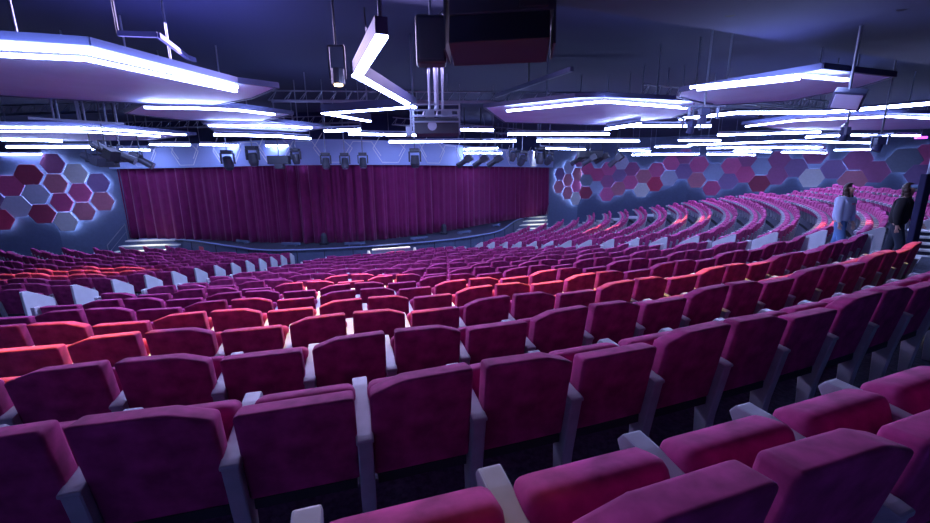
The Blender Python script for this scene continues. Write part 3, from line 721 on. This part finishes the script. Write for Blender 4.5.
# clamps and small fittings on the right cluster
for i, (u, v, dd) in enumerate([(704, 112, 10.5), (692, 124, 12.0), (846, 131, 12.5), (880, 141, 13.0)]):
    sp, p = hung('rigging_motor', ['pale rigging motor under the upper right board', 'round pale moving head under the upper right board', 'small pale rigging clamp between the light bars at right', 'pale cable bundle below the light bars at far right'][i], 'rigging', u, v, dd, .4 * i)
    mb = MB(); mb.box((0, 0, 0), (.18, .16, .15)); mb.cyl((.0, 0, -.06), (.0, .05, -.22), .07, .09, 12); mb.build('motor_body', M['rim'], sp, .015)
    mb = MB(); mb.bar((-.5, 0, .12), (.5, .1, .12), .04, .04); mb.bar((-.32, 0, -.1), (-.32, 0, .12), .04, .04); mb.bar((.3, 0, -.14), (.3, 0, .12), .04, .04); mb.build('bracket', M['steel'], sp)
    mb = MB(); mb.cyl((0, 0, .1), (0, 0, CEIL - .01 - p.z), .02, n=6); mb.build('hanging_rod', M['steel'], sp)
# ladder-like hanging frame under the big left board
def frame_pts(pts, r=.02):
    mb = MB(); mb.tube(pts, r, 6); return mb
q = [at(u, v, 1.32) for u, v in [(28, 118), (124, 124)]]; c0 = q[0]
root = thing('hanging_ladder', 'steel ladder-like hanging frame below the big left board', 'rigging', c0)
mb = MB(); mb.bar(Vector(), q[1] - c0, .05, .05)
mb.build('bottom_rail', M['steel'], root)
for t in (.25, .30, .52, .57, .8, .92):
    e = (q[1] - c0) * t; mb = MB(); mb.cyl(e, e + Vector((0, 0, .62 if t < .95 else .3)), .022, n=6); mb.build('upright', M['steel'], root)
mb = MB(); mb.cyl((q[1] - c0) * .5, (q[1] - c0) * .5 + Vector((0, 0, CEIL - c0.z)), .02, n=6); mb.build('hanging_rod', M['steel'], root)
# bracket above the big board
q = [at(u, v, 2.35) for u, v in [(118, 33.5), (158, 35), (187, 57), (195, 60)]]; c0 = q[0]
root = thing('ceiling_bracket', 'grey bent bracket on the ceiling over the big left board', 'rigging', c0)
mb = MB()
for a, b in zip(q[:-1], q[1:]): mb.bar(a - c0, b - c0, .06, .08)
mb.build('arm_bar', M['rim'], root); mb = MB(); mb.cyl(Vector((0, 0, 0)), Vector((0, 0, CEIL - 2.35)), .02, n=6); mb.build('hanging_rod', M['dark'], root)
q = [at(u, v, 2.3) for u, v in [(496, 96), (572, 69)]]; c0 = q[0]
root = thing('ceiling_beam', 'thin grey bar slanting above the middle lavender board', 'rigging', c0)
mb = MB(); mb.bar(Vector(), q[1] - c0, .10, .10); mb.build('bar', M['rim'], root); mb = MB(); mb.cyl((q[1] - c0) * .5, (q[1] - c0) * .5 + Vector((0, 0, CEIL - 2.3)), .02, n=6); mb.build('hanging_rod', M['dark'], root)

# ------------------------------------------------------------------ dark post by the right aisle
p = at(905, 262, zf(1.2) + .2); pp = atd(921.5, 200, 11.6)
root = thing('dark_post', 'dark upright post with thin pole beside the right aisle', 'post', (pp.x, pp.y, zf(1.6)))
hb = atd(921, 174, 11.6).z - zf(1.6)
mb = MB(); mb.box((0, 0, hb / 2), (.13, .12, hb)); mb.build('post_body', M['soffit'], root, .02)
mb = MB(); mb.cyl((.03, 0, hb), (.03, 0, 2.28 - zf(1.6)), .03, n=8); mb.build('pole', M['steel'], root)

p = at(922, 263, zf(1.6))
root = thing('aisle_steps', 'pale lit aisle steps at right frame edge beyond the second row', 'stairs', (p.x + .62, p.y - .05, p.z), -.75)
for i in range(5):
    mb = MB(); mb.box((0, .30 * i, .11 * i + .08), (1.3, .30, .04)); mb.build('tread', M['nosing'], root, .006, 1)
mb = MB()
for i in range(5): mb.prism([(-.62, .30 * i - .12), (.62, .30 * i - .12), (.62, 1.32), (-.62, 1.32)], .11 * i - .05, .11 * i + .06)
mb.build('stair_base', M['riser'], root)
# ------------------------------------------------------------------ people (skin modifier figures)
def skin_obj(name, verts, edges, m, parent, root_v=0, sub=2):
    me = bpy.data.meshes.new(name); me.from_pydata([v[:3] for v in verts], edges, []); me.materials.append(m)
    o = link(name, me, parent)
    md = o.modifiers.new('skin', 'SKIN'); md.use_smooth_shade = True
    for i, v in enumerate(verts):
        sv = me.skin_vertices[0].data[i]; r = v[3]; sv.radius = r if isinstance(r, tuple) else (r, r); sv.use_root = i == root_v
    sb = o.modifiers.new('smooth', 'SUBSURF'); sb.levels = sb.render_levels = sub
    return o
def person(label, loc, face, top, legs, hair_long, stride=.12, lean=0.0, arm=((.0, .0), (.0, .0)), prints=False, H=1.66, bulk=0):
    root = thing('person', label, 'person', loc, face)      # local: +y is the way the person faces
    k = H / 1.66
    J = {'pel': (0, 0, .92), 'wst': (0, 0, 1.04), 'chs': (0, .01 + lean * .3, 1.24), 'nk0': (0, lean * .5, 1.38), 'nk1': (0, .02 + lean * .6, 1.45), 'hd0': (0, .035 + lean * .65, 1.52), 'hd1': (0, .03 + lean * .65, 1.60)}
    def K(p): return tuple(c * k for c in p)
    V_, E = [], []
    def add(p, r, prev=None):
        V_.append((*K(p), (r[0] * k, r[1] * k) if isinstance(r, tuple) else r * k))
        if prev is not None: E.append((prev, len(V_) - 1))
        return len(V_) - 1
    pel = add(J['pel'], (.135, .10)); w = add(J['wst'], (.115, .085), pel); ch = add(J['chs'], (.135, .095), w); n0 = add(J['nk0'], (.075, .06), ch)
    n1 = add(J['nk1'], .048, n0); h0 = add(J['hd0'], (.068, .08), n1); h1 = add(J['hd1'], (.07, .085), h0)
    limbs = {}
    for sgn, ai in ((-1, 0), (1, 1)):
        sw, bend = arm[ai]
        sh = add((sgn * .165, lean * .45, 1.35), .05, n0)
        el = add((sgn * .205, lean * .4 + sin(sw) * .27, 1.35 - cos(sw) * .27), .040, sh)
        f2 = sw + bend; ep_ = Vector((sgn * .205, lean * .4 + sin(sw) * .27, 1.35 - cos(sw) * .27)); wr = ep_ + Vector((-sgn * .02, sin(f2) * .24, -cos(f2) * .24))
        wi = add(tuple(wr), .024, el); dv = Vector((-sgn * .05, sin(f2), -cos(f2))).normalized()
        pm = wr + dv * .06; pi_ = add(tuple(pm), (.034, .018), wi)
        for q, (off, L_) in enumerate(((-.026, .065), (-.009, .078), (.009, .072), (.026, .055))):
            b1 = pm + Vector((0, off, 0)) + dv * .035; i1 = add(tuple(b1), .009, pi_)
            b2 = b1 + dv * L_ * .55 + Vector((-sgn * .012, 0, 0)); i2 = add(tuple(b2), .0085, i1); add(tuple(b2 + dv * L_ * .4 + Vector((-sgn * .02, 0, 0))), .007, i2)
        t1 = add(tuple(wr + dv * .03 + Vector((0, .035, 0))), .011, wi); add(tuple(wr + dv * .07 + Vector((-sgn * .01, .052, 0))), .009, t1)
        limbs[sgn] = (sh, el, wi)
        st = sgn * stride
        hp = add((sgn * .085, 0, .88), .085, pel); kn = add((sgn * .095, st * .55 + .03, .49), .056, hp); an = add((sgn * .095, st, .09), .036, kn)
        add((sgn * .10, st + .13, .035), (.04, .03), an)
        limbs[(sgn, 'l')] = (hp, kn, an)
    skin_obj('body', V_, E, M['skin'], root, pel)
    g = lambda i, e: (*V_[i][:3], (V_[i][3][0] + e, V_[i][3][1] + e) if isinstance(V_[i][3], tuple) else V_[i][3] + e)
    # top
    tv = [(V_[pel][0], V_[pel][1], V_[pel][2] - .10 * k, (.19 * k, .15 * k)), g(w, .055 + bulk), g(ch, .045 + bulk), g(n0, .016)]; te = [(0, 1), (1, 2), (2, 3)]
    for sgn in (-1, 1):
        sh, el, wi = limbs[sgn]; b = len(tv); tv += [g(sh, .026 + bulk * .5), g(el, .028 + bulk * .5), g(wi, .018)]; te += [(3, b), (b, b + 1), (b + 1, b + 2)]
    skin_obj('sweatshirt' if prints else 'jacket', tv, te, top, root, 0)
    lv = [(V_[pel][0], V_[pel][1], V_[pel][2] + .10 * k, (.12 * k, .095 * k)), (V_[pel][0], V_[pel][1], V_[pel][2] - .03 * k, (.165 * k, .135 * k))]; le = [(0, 1)]
    for sgn in (-1, 1):
        hp, kn, an = limbs[(sgn, 'l')]; b = len(lv); lv += [g(hp, .030), g(kn, .026), g(an, .034)]; le += [(1, b), (b, b + 1), (b + 1, b + 2)]
    skin_obj('jeans', lv, le, legs, root, 0)
    for sgn in (-1, 1):
        st = sgn * stride; sv = [(sgn * .096 * k, (st - .06) * k, .06, .060), (sgn * .10 * k, (st + .06) * k, .055, .060), (sgn * .102 * k, (st + .19) * k, .045, .050)]
        skin_obj('shoe', sv, [(0, 1), (1, 2)], M['shoe'] if prints else M['black'], root, 0)
    hy = .03 + lean * .65
    # head detail
    bm = bmesh.new(); bmesh.ops.create_uvsphere(bm, u_segments=20, v_segments=14, radius=1)
    for v in bm.verts:
        x_, y_, z_ = v.co; v.co = (x_ * .086 * k, (y_ * .102 - .018) * k, (z_ * .115 + .012) * k)
        if y_ > .05 and z_ < .70: v.co.y = min(v.co.y, -.01)
    if hair_long:
        for sgn in (-1, 1):
            for q in range(5):
                bmesh.ops.create_icosphere(bm, subdivisions=2, radius=1, matrix=Matrix.Translation((sgn * (.07 - .006 * q) * k, (-.02 + .01 * q) * k, (-.03 - .065 * q) * k)) @ Matrix.Diagonal((.045 * k, .05 * k, .06 * k, 1)))
        for q in range(5):
            bmesh.ops.create_icosphere(bm, subdivisions=2, radius=1, matrix=Matrix.Translation((0, -.065 * k, (-.03 - .06 * q) * k)) @ Matrix.Diagonal((.085 * k, .045 * k, .06 * k, 1)))
    for f_ in bm.faces: f_.smooth = True
    me = bpy.data.meshes.new('hair'); bm.to_mesh(me); bm.free(); me.materials.append(M['hair']); ho = link('hair', me, root); ho.location = (0, hy * k, 1.565 * k)
    mb = MB()
    for sgn in (-1, 1): mb.cyl((sgn * .03 * k, (hy + .083) * k, 1.575 * k), (sgn * .03 * k, (hy + .092) * k, 1.575 * k), .011 * k, n=8)
    mb.build('eyes', M['black'], root)
    mb = MB(); mb.add([(-.013, .08, 0), (.013, .08, 0), (0, .115, -.005), (0, .08, .05)], [(0, 1, 2), (0, 2, 3), (1, 3, 2), (0, 3, 1)], 0, Matrix.Translation((0, hy * k, 1.54 * k))); mb.build('nose', M['skin'], root)
    mb = MB(); mb.box((0, (hy + .082) * k, 1.505 * k), (.042 * k, .012 * k, .009 * k)); mb.build('mouth', M['pink'], root)
    if prints:
        mb = MB(); mb.box((0, .155 * k + lean * .3, 1.25 * k), (.10 * k, .012, .03 * k)); mb.build('chest_print', M['pink'], root, .004)
    return root
p = atd(855, 184, 12.6); fz = zf(2.3)
person('person in pale blue sweatshirt and blue jeans walking in the right aisle', (p.x - .12, p.y + .05, fz), radians(-160), M['blueshirt'], M['jeans'], True, .16, .05, ((.1, .2), (.05, .1)), True, H=p.z - fz, bulk=.032)
p = atd(911, 184, 12.2); fz = zf(1.9)
person('person in black jacket and dark jeans with long brown hair by the post', (p.x - .10, p.y, fz), radians(-145), M['blackcloth'], M['darkjeans'], True, .14, .06, ((.25, .5), (-.1, .2)), False, H=p.z - fz, bulk=.025)

# ------------------------------------------------------------------ house lights: warm downlights in the rig
WARM = [(395, 505, .22, .11), (350, 300, 4.0, .18), (655, 274, 4.5, .17), (20, 335, 5.0, .19), (80, 272, 6.5, .24), (520, 272, 6.2, .22), (735, 262, 5.0, .16), (835, 236, 5, .16), (350, 276, 9, .18), (260, 300, 3.5, .16), (760, 215, 11, .16), (690, 225, 11, .16), (926, 250, 3, .2), (600, 240, 9, .16)]
for i, (u, v, e, hw) in enumerate(WARM):
    q = at(u, v, zt(4) - .1) if v > 240 else atd(u, v, 15.5 if u > 800 else 21)
    if v > 240: 
        for k in range(0, 19):
            q = at(u, v, zt(k) - (.2 if k == 0 else 0))
            if hypot(q.x - CX, q.y - CY) >= Rk(k) - .5: break
    src = Vector((q.x + .3, q.y + 1.2, 2.3))
    ld = bpy.data.lights.new('downlight', 'SPOT'); ld.energy = e * 330; ld.color = (1.0, .70, .15); ld.spot_size = 2 * hw * 1.6; ld.spot_blend = .6; ld.shadow_soft_size = .06
    lo = bpy.data.objects.new('downlight', ld); COL.objects.link(lo); lo.location = src
    lo.rotation_euler = (q - src).to_track_quat('-Z', 'Y').to_euler()
    root = thing('downlight_can', 'small black downlight can under the dark ceiling', 'ceiling light', src, 0, 'black downlight cans')
    d = (q - src).normalized()
    mb = MB(); mb.cyl(Vector() - d * .26, Vector() - d * .02, .09, .10, 12); mb.build('lamp_can', M['black'], root)
    mb = MB(); mb.cyl(-d * .2, Vector((0, 0, CEIL - src.z)), .015, n=6); mb.build('hanging_rod', M['dark'], root)

# added spots over the stage steps, standing in for their own edge lights
for sx_, sy_ in ((LST[0] + .2, LST[1] - 1.5), (RST[0] - .3, RST[1] - 1.2), (CST[0] + .1, CST[1] - .3)):
    ld = bpy.data.lights.new('step_fill_spot', 'SPOT'); ld.energy = 2600; ld.color = (1, .95, .80); ld.spot_size = radians(26); ld.spot_blend = .5; ld.shadow_soft_size = .1
    lo = bpy.data.objects.new('step_fill_spot', ld); COL.objects.link(lo); lo.location = (sx_, sy_, 2.4)
def area(loc, tgt, sx_, sy_, e, col):  # unseen fill light, added to brighten the seating
    ld = bpy.data.lights.new('fill_area', 'AREA'); ld.shape = 'RECTANGLE'; ld.size = sx_; ld.size_y = sy_; ld.energy = e; ld.color = col
    lo = bpy.data.objects.new('fill_area', ld); COL.objects.link(lo); lo.location = loc; lo.rotation_euler = (Vector(tgt) - Vector(loc)).to_track_quat('-Z', 'Y').to_euler()
area((-3.2, 8.5, 2.6), (-2, 4.5, -2), 7, 1.0, 520, (.62, .50, 1.0))  # added fill ahead of the near rows, lifts the seat tops
area((-6, -3.4, 2.6), (-1, 5.5, -2), 6, .6, 10, (.48, .52, 1.0))  # added weak fill behind the camera, lifts the dark seat backs

world = bpy.data.worlds.new('world'); SC.world = world; world.use_nodes = True
world.node_tree.nodes['Background'].inputs[0].default_value = (.16, .18, .5, 1); world.node_tree.nodes['Background'].inputs[1].default_value = .05

SC.view_settings.view_transform = 'Standard'; SC.view_settings.look = 'None'; SC.view_settings.gamma = 1; SC.view_settings.use_curve_mapping = False
SC.view_settings.exposure = 0.22
print('SEATS', len(seats), 'vis', len(vis), 'near rows', cent_rows, 'near max d', near[-1]['d'])
